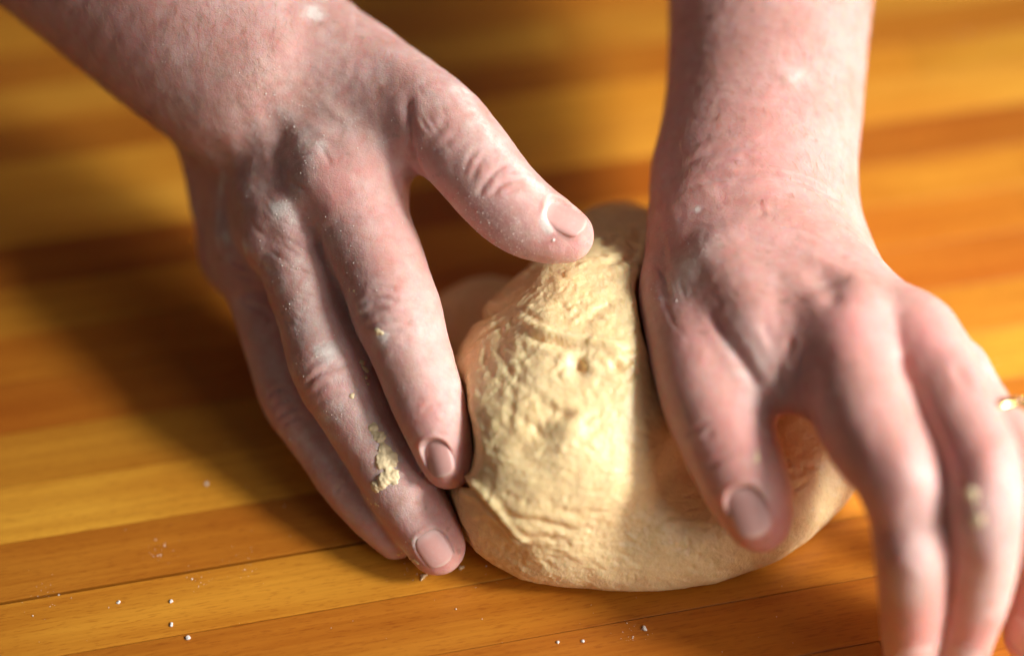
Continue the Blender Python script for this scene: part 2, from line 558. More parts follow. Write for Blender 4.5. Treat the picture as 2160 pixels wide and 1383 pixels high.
countertop.location = Vector((30 * MM, 40 * MM, 0)); countertop.rotation_euler = (0, 0, PHI)
tag(countertop, 'butcher block countertop of narrow golden brown wooden strips', 'countertop', kind='structure')
ORG = np.array([30.0, 40.0, 0])
seam0 = float(on_plane(0, 1272) @ NRM)             # the open dark seam in the photo
off0 = seam0 - float(ORG @ NRM)
strip_cols = [(0.63, 0.272, 0.025), (0.55, 0.205, 0.018), (0.68, 0.325, 0.032), (0.46, 0.150, 0.013), (0.55, 0.205, 0.018), (0.69, 0.34, 0.038)]
plank_cache = {}
def plank(x0, x1, y0, y1, col, dz=0.0):
    key = (round(x1 - x0, 1), round(y1 - y0, 2))
    me = plank_cache.get(key)
    if me is None:
        me = bpy.data.meshes.new('plank'); boxmesh(me, (x1 - x0) / 2, (y1 - y0) / 2, -3.0, 0.0, 0.12); me.materials.append(WOOD); plank_cache[key] = me
    o = bpy.data.objects.new('plank', me); COL.objects.link(o); o.parent = countertop
    o.location = ((x0 + x1) / 2 * MM, (y0 + y1) / 2 * MM, dz * MM)
    o.color = (*col, 1)
    return o
# colour index of each strip from the near edge (strip -1 lies just under the dark seam)
known = {-1: 0, -2: 4, -3: 3, 0: 4, 1: 2, 2: 0, 3: 3, 4: 4, 5: 0, 6: 3, 7: 5, 8: 2, 9: 4, 10: 5, 11: 1, 12: 2, 13: 0}
jr = random.Random(3)
for i in range(-13, 18):
    gap_lo = 0.45 if i == 0 else 0.10
    gap_hi = 0.45 if i == -1 else 0.10
    y0 = off0 + i * PW + gap_lo; y1 = off0 + (i + 1) * PW - gap_hi
    if y0 < -298 or y1 > 298: continue
    base = strip_cols[known.get(i, jr.randrange(6))]
    xs = [-418.0]
    if i == -4:
        xs.append(float((on_plane(1862, 1372) - ORG) @ DIR))
    else:
        xs.append(-418 + jr.uniform(40, 330) if abs(i) > 9 else jr.choice([-200.0, -215.0, 215.0, 240.0]) + jr.uniform(-10, 10))
    while xs[-1] < 300: xs.append(xs[-1] + jr.choice([280.0, 330.0, 390.0]))
    xs = [x for x in xs if x < 400] + [418.0]
    for a, bb in zip(xs[:-1], xs[1:]):
        f = jr.uniform(0.9, 1.1)
        plank(a + 0.06, bb - 0.06, y0, y1, tuple(c * f for c in base), jr.uniform(-0.03, 0.03))

# ------------------------------------------------------------------ hands
def C(*pts):
    """control points (px, py, depth mm, radius px) -> [(P, r mm)]"""
    return [(pt(x, y, d), r * d / FPX) for x, y, d, r in pts]

def field_for(chains, h, pad=8):
    A = np.concatenate([[np.append(p, r) for p, r in c] for c in chains])
    return Field((A[:, :3] - A[:, 3:]).min(0) - pad, (A[:, :3] + A[:, 3:]).max(0) + pad, h)

def build_hand(forearm, bones, palm, fingers, thumb, web, arm_n, palm_n, h=1.0, kf=9.0):
    allc = [forearm, thumb] + [c for c, n, r in palm] + [c for c in fingers] + [c for c, r in bones] + [c for c, r in web]
    f = field_for(allc, h)
    f.add_chain(forearm, 8, 0.80, arm_n)
    for c, n, r in palm: f.add_chain(c, 12, r, n)
    for c, r in bones: f.add_chain(c, 7, r, palm_n)
    for c, r in web: f.add_chain(c, 9, r, palm_n)
    g = f.like()
    for c in fingers: g.add_chain(c, 1.4)
    f.F = smin(f.F, g.F, kf)
    f.add_chain(thumb, 8.0)
    V, Q = f.mesh()
    V, Q = subdivide(V, Q)
    return Skin(V, Q)

def add_nail(skin, px, py, axis_px, L, W, R, lift=0.0, roll=None):
    """sink a nail bed into the fingertip and return the plate geometry"""
    i = skin.at(px, py); c = skin.V[i].copy()
    sel = skin.near(c[None], 3.5)
    sel = sel[np.linalg.norm(skin.V[sel] - c, axis=1) < 3.5]
    n = unit(skin.N[sel].mean(0)) if roll is None else roll
    ax = axis_px - n * (axis_px @ n); ax = unit(ax)
    s = np.cross(n, ax)
    c = c + n * lift
    def plate(u, v): return -(u * u) / (2 * R) - (v * v) / (2 * 45.0)
    sel = skin.near(c[None], L * 1.4)
    q = skin.V[sel] - c
    u, v, hh = q @ s, q @ ax, q @ n
    ok = (skin.N[sel] @ n > 0.05) & (np.abs(hh) < 6)
    vv = np.where(v < 0, np.abs(v) / (L / 2), np.abs(v) / (L / 2) * 0.95)
    rad = ((np.abs(u) / (W / 2)) ** 2.6 + vv ** 2.6) ** (1 / 2.6)
    m = np.clip((1.10 - rad) / 0.26, 0, 1); m = m * m * (3 - 2 * m) * ok
    fold = np.exp(-((rad - 1.14) / 0.11) ** 2) * ok * np.clip(0.75 - v / (L * 0.9), 0, 1)
    dz = m * (plate(u, v) - 0.26 - hh) + fold * 0.30
    skin.V[sel] += n * dz[:, None]
    # plate
    nu, nv = 15, 21
    vs = []; tips = []
    for j in range(nv):
        for k in range(nu):
            a = -1 + 2 * k / (nu - 1); b = -1 + 2 * j / (nv - 1)
            # superellipse outline, rounder at the cuticle
            vv2 = b * (L / 2) * 1.0
            w = W / 2 * max(0.02, (1 - abs(b) ** 2.8)) ** (1 / 2.6)
            if b > 0: w = W / 2 * max(0.02, (1 - (b * 0.93) ** 3.2)) ** (1 / 2.8)
            uu = a * w
            tipcurve = -(1 - math.sqrt(max(0, 1 - 0.75 * a * a))) * 1.1 if b > 0.8 else 0
            vv2 += tipcurve * (b - 0.8) / 0.2 if b > 0.8 else 0
            edge = max(abs(a), -b if b < 0 else 0)
            hgt = plate(uu, vv2) - (0.30 * max(0, (edge - 0.86) / 0.14) if b < 0.75 else 0.12 * max(0, (abs(a) - 0.86) / 0.14))
            vs.append(c + s * uu + ax * vv2 + n * hgt); tips.append((b + 1) / 2)
    vs = np.array(vs)
    low = vs - n * 0.35
    V = np.concatenate([vs, low]); K = nu * nv
    F = []
    for j in range(nv - 1):
        for k in range(nu - 1):
            a = j * nu + k
            F.append((a, a + 1, a + nu + 1, a + nu)); F.append((K + a, K + a + nu, K + a + nu + 1, K + a + 1))
    ring = [k for k in range(nu)] + [j * nu + nu - 1 for j in range(1, nv)] + [(nv - 1) * nu + k for k in range(nu - 2, -1, -1)] + [j * nu for j in range(nv - 2, 0, -1)]
    for a, bq in zip(ring, ring[1:] + ring[:1]): F.append((bq, a, K + a, K + bq))
    F = np.array(F)
    c0 = (nv // 2) * nu + nu // 2
    if np.dot(np.cross(vs[c0 + 1] - vs[c0], vs[c0 + nu] - vs[c0]), n) < 0: F = F[:, ::-1]
    me = np_mesh('fingernail', V * MM, F)
    at = me.attributes.new('tip', 'FLOAT', 'POINT'); at.data.foreach_set('value', np.array(tips + tips, np.float32))
    me.materials.append(NAIL)
    return me

def axis(c, i=-3, j=-1): return unit(c[j][0] - c[i][0])

def link_nails(hand, meshes):
    for me in meshes:
        o = bpy.data.objects.new('fingernail', me); COL.objects.link(o); o.parent = hand

# ---- the hand whose thumb rests on top of the dough
PN_A = camdir(-0.45, 0.22, 0.86)
a_fore = C((-420, -690, 470, 300), (-80, -400, 460, 280), (200, -160, 452, 258), (370, 0, 446, 240), (500, 122, 444, 222))
a_index = C((715, 385, 430, 98), (775, 500, 424, 100), (812, 585, 420, 94), (838, 660, 417, 94), (862, 730, 415, 85), (890, 810, 413, 80), (915, 880, 411, 74), (935, 945, 411, 63), (947, 980, 411, 52))
a_middle = C((600, 445, 436, 92), (640, 560, 431, 92), (672, 670, 428, 86), (706, 775, 425, 91), (755, 870, 423, 81), (805, 955, 421, 77), (855, 1040, 419, 76), (898, 1110, 418, 69), (922, 1152, 418, 61))
a_ring = C((535, 535, 452, 80), (563, 640, 447, 75), (590, 745, 443, 69), (622, 840, 439, 70), (680, 935, 434, 62), (738, 1020, 429, 60), (795, 1090, 425, 54), (835, 1133, 424, 46))
a_pinky = C((510, 540, 468, 64), (560, 640, 464, 58), (605, 750, 458, 54), (650, 850, 451, 51), (700, 935, 445, 49), (750, 1005, 440, 43))
a_thumb = C((640, 70, 446, 105), (790, 170, 436, 104), (915, 258, 424, 100), (960, 300, 420, 96), (1005, 352, 417, 92), (1052, 410, 415, 89), (1103, 455, 414, 84), (1155, 483, 414, 73), (1195, 497, 414, 58))
a_bones = [
    (C((585, 100, 441, 100), (660, 260, 434, 92), (722, 385, 427, 96)), 0.85),
    (C((545, 140, 441, 95), (580, 310, 439, 88), (606, 445, 434, 88)), 0.85),
    (C((500, 185, 446, 90), (515, 370, 448, 82), (534, 525, 447, 78)), 0.85),
    (C((458, 225, 454, 86), (468, 390, 461, 76), (494, 535, 464, 66)), 0.9)]
a_palm = [(C((530, 160, 456, 160), (600, 330, 460, 160), (650, 430, 460, 135)), PN_A, 0.55)]
a_web = [(C((700, 170, 438, 110), (775, 290, 432, 100), (785, 380, 432, 75)), 0.8)]
skinA = build_hand(a_fore, a_bones, a_palm, [a_index, a_middle, a_ring, a_pinky], a_thumb, a_web, camdir(-0.50, 0.40, 0.75), PN_A)

# ---- the hand pressing into the dough, with the ring
PN_B = camdir(0.12, 0.25, 0.95)
b_fore = C((1650, -560, 500, 250), (1636, -250, 484, 228), (1624, 0, 466, 213), (1612, 200, 453, 206), (1592, 360, 441, 212), (1586, 440, 435, 212))
b_index = C((1775, 700, 395, 98), (1800, 800, 386, 108), (1838, 905, 376, 107), (1895, 1005, 369, 94), (1915, 1090, 371, 80), (1921, 1170, 371, 74), (1923, 1255, 378, 69), (1921, 1340, 386, 60), (1919, 1395, 391, 52))
b_middle = C((1920, 725, 394, 88), (1975, 815, 383, 92), (2030, 905, 371, 88), (2070, 980, 365, 84), (2078, 1070, 364, 80), (2074, 1160, 371, 76), (2060, 1250, 379, 70), (2034, 1345, 388, 61), (2020, 1400, 393, 52))
b_ring = C((2005, 800, 394, 74), (2072, 888, 386, 77), (2142, 957, 378, 77), (2195, 1025, 374, 76), (2225, 1110, 376, 72), (2220, 1200, 383, 68), (2195, 1290, 391, 62), (2172, 1345, 396, 53))
b_pinky = C((2030, 870, 408, 62), (2110, 960, 402, 62), (2200, 1030, 398, 60), (2255, 1110, 399, 56), (2275, 1190, 402, 50), (2270, 1270, 405, 43))
b_thumb = C((1490, 500, 430, 112), (1440, 600, 421, 92), (1440, 680, 412, 84), (1462, 760, 403, 88), (1495, 845, 397, 98), (1535, 930, 393, 100), (1566, 1000, 391, 96), (1590, 1060, 391, 82), (1602, 1098, 392, 66))
b_bones = [
    (C((1535, 470, 428, 110), (1660, 580, 410, 98), (1785, 695, 395, 94)), 0.85),
    (C((1590, 455, 428, 110), (1750, 590, 408, 88), (1918, 715, 395, 86)), 0.85),
    (C((1640, 455, 430, 105), (1815, 630, 409, 80), (1998, 790, 397, 72)), 0.85),
    (C((1680, 470, 434, 95), (1845, 680, 420, 76), (2020, 850, 410, 62)), 0.9)]
b_palm = [(C((1580, 470, 440, 175), (1690, 610, 430, 165), (1830, 740, 416, 140)), PN_B, 0.55)]
b_web = [(C((1540, 580, 409, 98), (1612, 685, 397, 94), (1660, 785, 392, 76)), 0.75)]
skinB = build_hand(b_fore, b_bones, b_palm, [b_index, b_middle, b_ring, b_pinky], b_thumb, b_web, camdir(0.0, 0.35, 0.93), PN_B)

for s in (skinA, skinB):
    s.attr['flour'] = np.zeros(len(s.V)); s.attr['red'] = np.zeros(len(s.V)); s.attr['brown'] = np.zeros(len(s.V))
    s.V += s.N * (0.28 * fbm(s.V / 11.0, 3) + 0.10 * fbm(s.V / 3.0, 2))[:, None]
    s.refresh()

# -- sculpting: tendons, knuckles, folds and creases (places read off the photo)
def tendon(s, pts, w, amp): s.groove(pts, w, -amp, lip=0.25, taper=0.35)
A = skinA; A.gain = 0.62; skinB.gain = 0.62
A.bump(655, 360, 7.5, 1.3); A.bump(600, 440, 6.0, 1.2); A.bump(522, 520, 5.5, 1.0); A.bump(470, 500, 4.5, 0.9)
A.bump(692, 318, 4.5, -0.8); A.bump(560, 400, 5, -0.6); A.bump(650, 455, 5, -0.9); A.bump(505, 455, 5, -0.6); A.bump(565, 495, 4.5, -0.9)
tendon(A, [(575, 170), (610, 260), (645, 345)], 3.0, 0.7)
tendon(A, [(530, 190), (560, 310), (595, 420)], 2.8, 0.7)
tendon(A, [(480, 230), (495, 360), (518, 500)], 2.6, 0.6)
tendon(A, [(740, 60), (830, 120), (920, 190), (975, 240)], 3.2, 0.6)
tendon(A, [(620, 190), (700, 230), (770, 300)], 1.8, 0.35)
A.groove([(640, 470), (665, 490), (680, 540)], 2.0, 1.0, taper=0.4)
for k, p in enumerate([[(560, 500), (600, 520), (640, 545), (690, 570)], [(555, 520), (590, 545), (625, 560)], [(585, 495), (625, 515), (665, 545)], [(540, 545), (570, 570), (600, 575)], [(600, 560), (640, 575), (680, 590)]]):
    A.groove(p, 0.55, 0.28, taper=0.4)
for p in [[(615, 345), (640, 330), (665, 325)], [(610, 375), (630, 395), (660, 400)], [(670, 300), (690, 330), (700, 355)], [(635, 300), (660, 290), (690, 285)], [(520, 470), (545, 490), (560, 500)], [(480, 540), (505, 560), (530, 565)], [(485, 570), (515, 585), (540, 585)]]:
    A.groove(p, 0.7, 0.35, taper=0.4)
A.groove([(505, 640), (540, 650), (570, 668), (592, 700)], 0.9, 0.8, taper=0.3)
A.groove([(852, 175), (862, 250), (868, 320), (876, 372)], 1.5, 1.1, taper=0.3)
A.groove([(866, 300), (880, 345), (900, 390)], 1.2, 0.7, taper=0.3)
A.groove([(900, 290), (930, 270), (950, 240)], 1.0, 0.35, taper=0.4)
A.groove([(905, 320), (945, 300), (970, 270)], 0.9, 0.35, taper=0.4)
for p, d in (([(1005, 415), (1016, 398), (1033, 370), (1056, 351), (1082, 343)], .60), ([(1030, 420), (1054, 392), (1086, 379), (1114, 378)], .55), ([(992, 384), (1006, 349), (1026, 325)], .40),
             ([(1020, 408), (1042, 380), (1068, 364), (1096, 360)], .45), ([(1045, 425), (1070, 405), (1098, 396)], .35), ([(975, 370), (990, 335), (1010, 310)], .25)):
    A.groove(p, 0.75, d, lip=0.5)
for p, d in (([(745, 655), (775, 632), (815, 628), (850, 640)], .45), ([(750, 675), (785, 652), (825, 650)], .5), ([(765, 690), (800, 680), (845, 672)], .4), ([(770, 615), (800, 605), (840, 612)], .3), ([(785, 710), (820, 700), (850, 698)], .3)):
    A.groove(p, 0.7, d, lip=0.5)
A.bump(785, 640, 3.0, -0.5); A.bump(795, 700, 3.0, 0.4)
for p, d in (([(640, 815), (655, 800), (680, 782), (712, 772), (745, 770)], .6), ([(650, 838), (680, 812), (720, 800), (755, 800)], .32), ([(640, 780), (670, 755), (710, 745)], .22), ([(665, 855), (700, 835), (740, 830)], .2), ([(640, 745), (670, 730), (700, 722)], .15)):
    A.groove(p, 0.7, d, lip=0.5)
for p, d in (([(560, 838), (572, 826), (592, 817), (625, 818)], .6), ([(580, 884), (600, 868), (636, 853)], .55), ([(588, 902), (612, 885), (640, 872)], .3), ([(570, 860), (595, 842), (625, 836)], .35)):
    A.groove(p, 0.65, d, lip=0.5)
for p in [[(800, 1010), (825, 990), (850, 985)], [(805, 1028), (832, 1010), (860, 1004)], [(885, 870), (905, 855), (935, 850)], [(890, 888), (915, 873), (945, 868)], [(700, 1040), (720, 1022), (745, 1015)]]:
    A.groove(p, 0.6, 0.3, lip=0.5)
# fine slanting skin lines across the back of the hand and down the fingers
r_ = random.Random(5)
def hatch(s, cx, cy, w, h, ang, n, width, depth, ln, jit=14):
    for _ in range(n):
        x = cx + r_.uniform(-w, w); y = cy + r_.uniform(-h, h); a = math.radians(ang + r_.uniform(-jit, jit)); L = ln * r_.uniform(0.5, 1.2)
        dx, dy = math.cos(a) * L, math.sin(a) * L
        s.groove([(x - dx, y - dy), (x + r_.uniform(-4, 4), y + r_.uniform(-4, 4)), (x + dx, y + dy)], width, depth * r_.uniform(0.5, 1.2), lip=0.4, taper=0.5)
hatch(A, 600, 250, 130, 110, 40, 20, 0.6, 0.10, 45)
hatch(A, 560, 450, 90, 60, 35, 16, 0.55, 0.14, 30)
hatch(A, 640, 640, 35, 60, 20, 12, 0.5, 0.16, 26)
hatch(A, 930, 250, 50, 60, 60, 12, 0.55, 0.18, 30)
hatch(A, 770, 470, 60, 70, 15, 10, 0.5, 0.10, 28)
A.refresh()

B = skinB
B.bump(1800, 675, 9, 1.5); B.bump(1945, 700, 8.5, 1.3); B.bump(2035, 770, 6, 0.8)
B.bump(1928, 1005, 5.5, 0.8); B.bump(1925, 1185, 4.5, 0.5); B.bump(2085, 972, 5.5, 0.8); B.bump(2085, 1180, 4.5, 0.45); B.bump(1925, 1090, 5, -0.4); B.bump(2090, 1080, 5, -0.4)
B.bump(1742, 590, 4.5, -1.8); B.bump(1757, 632, 3.0, -1.0); B.bump(1870, 690, 6, -0.8); B.bump(1700, 560, 6, 0.5)
tendon(B, [(1600, 520), (1690, 600), (1785, 665)], 3.0, 0.5)
tendon(B, [(1690, 520), (1800, 600), (1920, 685)], 2.8, 0.6)
tendon(B, [(1425, 590), (1440, 660), (1470, 730), (1520, 820)], 3.4, 0.5)
tendon(B, [(1640, 540), (1720, 545), (1830, 590)], 1.6, 0.35)
B.groove([(1420, 365), (1460, 338), (1502, 319), (1604, 304), (1685, 322), (1730, 350)], 1.3, 0.65, lip=0.5)
B.groove([(1430, 395), (1467, 384), (1543, 373), (1644, 373), (1720, 394), (1800, 436)], 1.1, 1.0, lip=0.6, taper=0.2)
for p, d in (([(1500, 420), (1583, 408), (1664, 412), (1755, 440)], .4), ([(1540, 450), (1620, 436), (1700, 446), (1770, 480)], .35), ([(1480, 465), (1580, 455), (1690, 470), (1760, 500)], .3), ([(1600, 480), (1680, 480), (1760, 515)], .3), ([(1480, 350), (1560, 338), (1640, 340)], .3), ([(1560, 505), (1650, 500), (1740, 530)], .25)):
    B.groove(p, 0.9, d, lip=0.5, taper=0.4)
B.groove([(1480, 635), (1510, 680), (1545, 730), (1585, 790), (1615, 850)], 1.5, 1.3, lip=0.2)
B.groove([(1663, 700), (1664, 735), (1655, 770)], 1.2, 0.6, taper=0.4); B.groove([(1634, 770), (1646, 800), (1668, 830)], 1.3, 0.4, taper=0.4); B.groove([(1690, 720), (1690, 770), (1680, 810)], 1.2, 0.35, taper=0.4)
B.groove([(1600, 660), (1625, 710), (1632, 760)], 1.2, 0.4, taper=0.4)
for p, d in (([(1458, 955), (1475, 935), (1495, 915), (1525, 900)], .45), ([(1470, 975), (1500, 945), (1540, 925)], .4), ([(1445, 930), (1470, 905), (1505, 885)], .35), ([(1490, 990), (1520, 965), (1555, 955)], .35), ([(1440, 905), (1465, 880), (1495, 862)], .25)):
    B.groove(p, 0.8, d, lip=0.5)
for p, d in (([(1865, 985), (1900, 968), (1945, 965)], .4), ([(1870, 1010), (1910, 992), (1955, 990)], .45), ([(1880, 1032), (1920, 1018), (1960, 1018)], .35), ([(2030, 950), (2065, 935), (2105, 938)], .35), ([(2040, 985), (2080, 968), (2120, 972)], .4), ([(1890, 1185), (1920, 1175), (1955, 1178)], .3), ([(1890, 1200), (1925, 1192), (1955, 1195)], .25), ([(2045, 1180), (2075, 1172), (2105, 1180)], .3)):
    B.groove(p, 0.9, d, lip=0.5)
B.groove([(1885, 740), (1900, 775), (1905, 800)], 1.6, 1.0, taper=0.3); B.groove([(2005, 770), (2035, 800), (2048, 830)], 1.3, 0.7, taper=0.3)
hatch(B, 1600, 470, 130, 60, 5, 16, 0.55, 0.10, 50)
hatch(B, 1640, 580, 120, 70, 35, 16, 0.55, 0.10, 34)
hatch(B, 1410, 640, 30, 70, 65, 16, 0.55, 0.20, 32)
hatch(B, 1600, 180, 140, 130, 10, 16, 0.7, 0.10, 40)
#hatch(B, 1900, 660, 80, 60, 40, 14, 0.55, 0.14, 26)
B.refresh()

# -- where the skin is redder, where flour clings, and highlights painted as flour
for x, y, r, a in ((690, 400, 9, .6), (600, 450, 7, .5), (525, 530, 7, .5), (780, 640, 8, .4), (690, 785, 8, .5), (600, 850, 7, .5), (950, 990, 9, .7), (930, 1170, 9, .8), (1210, 510, 9, .8), (1050, 380, 8, .5), (850, 330, 9, .4), (840, 1140, 6, .5), (560, 600, 8, .5), (770, 420, 12, .3), (900, 880, 9, .4)):
    A.paint('red', x, y, r, a)
for x, y, r, a in ((1810, 690, 9, .75), (1960, 700, 9, .75), (2050, 780, 7, .5), (1560, 900, 9, .5), (1620, 1120, 9, .7), (1580, 700, 8, .3), (1900, 1010, 9, .4), (2070, 980, 9, .4), (1870, 1100, 9, .5), (1930, 1340, 9, .6), (2040, 1340, 9, .6), (2160, 1350, 8, .6), (1600, 330, 18, .35), (1450, 700, 10, .4)):
    B.paint('red', x, y, r, a)
for x, y, r, a in ((1742, 592, 5, .55), (1652, 582, 1.3, .8), (1652, 170, 2.2, .6), (1850, 600, 8, .40), (1440, 570, 9, .45), (1910, 640, 6, .35), (1500, 620, 8, .25), (1480, 100, 10, .3), (1410, 700, 7, .35), (1780, 540, 1.2, .5), (1560, 250, 1.0, .5), (1720, 240, 1.1, .5)):
    B.paint('brown', x, y, r, a)
for x, y, r, a in ((620, 200, 13, .42), (560, 330, 11, .40), (500, 400, 9, .35), (520, 150, 12, .3), (600, 480, 6, .3)):
    A.paint('brown', x, y, r, a)
A.attr['flour'] += 0.14 + 0.30 * np.clip(fbm(A.V / 9.0, 3) + 0.2, 0, 1)
A.attr['flour'][A.px < 330] *= 0.3
B.attr['flour'] += 0.06 + 0.10 * np.clip(fbm(B.V / 9.0, 3), 0, 1)
for x, y, r, a in ((660, 25, 3.5, .95), (590, 440, 4.0, .95), (610, 460, 5.5, .6), (475, 500, 3.0, .75), (515, 520, 2.6, .9), (640, 290, 6, .6), (672, 300, 3, .7), (620, 560, 5, .5), (640, 600, 4, .6), (660, 700, 5, .75), (690, 740, 5, .8), (665, 745, 3, .8), (720, 860, 6, .55), (690, 880, 4, .55), (805, 708, 3, .9), (760, 650, 3, .6), (830, 690, 4, .5), (650, 920, 5, .55), (622, 900, 3, .5), (980, 190, 2.5, .95), (1035, 300, 7, .5), (1125, 385, 3.0, .8), (1000, 260, 5, .5), (1150, 462, 1.5, 1.2), (1165, 440, 1.6, 1.1), (1152, 480, 1.4, 1.1), (1100, 480, 5, .4), (770, 880, 5, .5), (860, 1080, 6, .45), (740, 250, 9, .4), (850, 1160, 3, .8), (545, 960, 3, .4), (900, 950, 3, .5), (880, 1140, 2.5, .6), (590, 700, 5, .5), (500, 640, 4, .4)):
    A.paint('flour', x, y, r, a)
A.paint_line('flour', [(1172, 428), (1152, 446), (1145, 466), (1156, 486)], 1.1, 1.3)
A.paint_line('flour', [(468, 370), (462, 430), (455, 480), (462, 520)], 1.6, .6)
for ln, r, a in (([(630, 560), (660, 680), (700, 770), (760, 880), (850, 1040)], 6, .46), ([(560, 700), (620, 850), (720, 1000)], 5, .42), ([(960, 180), (1040, 290), (1120, 380), (1170, 430)], 3.2, .65), ([(800, 600), (840, 690), (890, 800)], 5, .34), ([(560, 560), (600, 620), (640, 700)], 5, .45), ([(600, 250), (650, 330), (620, 420)], 6, .42)):
    A.paint_line('flour', ln, r, a)
for ln, r, a in (([(1935, 1000), (1945, 1120), (1935, 1250)], 6, .42), ([(2110, 1040), (2118, 1180), (2090, 1280)], 6, .48), ([(1545, 720), (1590, 820), (1610, 900)], 3, .5), ([(1560, 690), (1600, 750), (1630, 830)], 5, .45)):  # stroke on the thumb's right edge is a highlight painted in flour colour
    B.paint_line('flour', ln, r, a)
for x, y, r, a in ((1450, 555, 6, .65), (1430, 590, 5, .6), (1475, 530, 5, .5), (1580, 740, 5, .6), (1560, 710, 4, .5), (1610, 780, 4, .5), (1945, 1010, 3.5, .6), (1930, 1080, 7, .35), (2100, 1150, 8, .4), (2120, 1200, 6, .4), (1560, 780, 4, .4), (1590, 850, 4, .4), (1600, 1040, 3, .6), (1470, 440, 1.0, 1.2), (1680, 160, 4, .5), (2090, 780, 3, .4)):  # spot on the index finger's middle joint is a painted highlight, rest is flour
    B.paint('flour', x, y, r, a)
nails_a = [add_nail(skinA, 1194, 452, axis(a_thumb), 11.2, 9.2, 7.8, roll=camdir(0.29, 0.62, 0.73)),
           add_nail(skinA, 922, 966, axis(a_index), 9.8, 7.4, 6.0, roll=camdir(-0.38, -0.02, 0.92)),
           add_nail(skinA, 912, 1158, axis(a_middle), 10.0, 8.6, 7.2)]
nails_b = [add_nail(skinB, 1576, 1078, axis(b_thumb), 12.6, 9.2, 8.4, roll=camdir(-0.24, -0.02, 0.97)),
           add_nail(skinB, 1940, 1392, axis(b_index), 10.5, 9.0, 7.0),
           add_nail(skinB, 2035, 1400, axis(b_middle), 10.5, 9.0, 7.0),
           add_nail(skinB, 2152, 1338, axis(b_ring), 10.0, 8.6, 6.8)]
A.attr['flour'] = np.clip(A.attr['flour'] * 1.22, 0, 1.3); B.attr['flour'] *= 1.1
A.refresh(); B.refresh()
hand_a = skinA.build('hand', SKIN)
tag(hand_a, 'floury hand with its thumb resting on the dough and fingers down its side', 'hand', 'hands kneading the dough')
hand_b = skinB.build('hand', SKIN)
tag(hand_b, 'hand with a gold ring pressing down into the dough', 'hand', 'hands kneading the dough')
link_nails(hand_a, nails_a); link_nails(hand_b, nails_b)

# ---- fine hairs lying along the forearms
HAIR = plain('fine_hair', (0.42, 0.25, 0.15), 0.5)
def fuzz(s, hand, mask, n, along):
    idx = np.flatnonzero(mask & (s.N @ -FWD > -0.15))
    V = []; F = []
    for i in rng.choice(idx, n):
        p = s.V[i]; nn = s.N[i]
        d = along + rng.normal(0, 0.35, 3); d = unit(d - nn * (d @ nn)); L = rng.uniform(3.0, 7.0); sd = np.cross(d, nn); bend = rng.uniform(-0.25, 0.25)
        k0 = len(V)
        for j in range(5):
            t = j / 4; c = p + d * L * t + sd * bend * L * t * t + nn * (0.05 + L * (0.22 * t - 0.17 * t * t)); w = 0.034 * (1 - 0.85 * t)
            for q in range(3): V.append(c + (sd * math.cos(q * 2.0944) + nn * math.sin(q * 2.0944)) * w)
        for j in range(4):
            for q in range(3): F.append((k0 + 3 * j + q, k0 + 3 * j + (q + 1) % 3, k0 + 3 * j + 3 + (q + 1) % 3, k0 + 3 * j + 3 + q))
    me = np_mesh('arm_hair', np.array(V) * MM, np.array(F)); me.materials.append(HAIR)
    o = bpy.data.objects.new('arm_hair', me); COL.objects.link(o); o.parent = hand; o['kind'] = 'stuff'
fuzz(A, hand_a, (A.px > -100) & (A.px + A.py * 0.6 < 640) & (A.py > -80), 750, unit(pt(500, 122, 444) - pt(200, -160, 452)) + 0.5 * unit(pt(500, 122, 444) - pt(700, 0, 444)))
fuzz(B, hand_b, (B.py < 430) & (B.py > -80), 750, unit(pt(1586, 440, 435) - pt(1612, 200, 453)) + 0.5 * RGT)

# ------------------------------------------------------------------ dough
fd = Field((-48, -108, -2), (118, 48, 70), 0.8)
fd.add_ellipsoid(np.array([21, -41, 21.]), (51, 35, 34), 10, rotz=1.10, p=2.25)
fd.add_ellipsoid(np.array([31, -3, 15.]), (23, 30, 24), 12, p=2.2)
fd.add_ellipsoid(np.array([32, -62, 9.]), (40, 29, 17), 8, rotz=0.12, p=2.2)
fd.add_ellipsoid(np.array([-7, -9, 8.]), (19, 19, 12), 4)
fd.add_ellipsoid(np.array([56, -44, 9.]), (42, 38, 20), 10, rotz=0.35, p=2.2)
fd.add_ellipsoid(np.array([0, -60, 11.]), (24, 23, 13), 3)
sl, (x, y, z) = fd.window(fd.lo, fd.lo + fd.h * fd.n)
fd.F = -smin(-fd.F, np.broadcast_to((z - 0.15).astype(np.float32)[None, None, :], fd.F.shape), 3.0)
nearer = [[(p - FWD * o, r) for p, r in c[4:]] for c in (a_index, a_middle) for o in (6.0, 12.0)]
for ch in [a_index, a_middle, a_thumb[3:], b_thumb] + nearer:     # fingers dent the dough
    t = fd.like(); t.add_chain(ch, 0.4)
    fd.F = -smin(-fd.F, t.F - 0.5, 2.5)
V, Q = fd.mesh(); V, Q = subdivide(V, Q)
D = Skin(V, Q)
def dough_keep(): return np.clip(D.V[:, 2] / 6.0, 0, 1)
D.V += D.N * (dough_keep() * 1.7 * fbm(D.V / 19.0, 2))[:, None]
D.refresh()
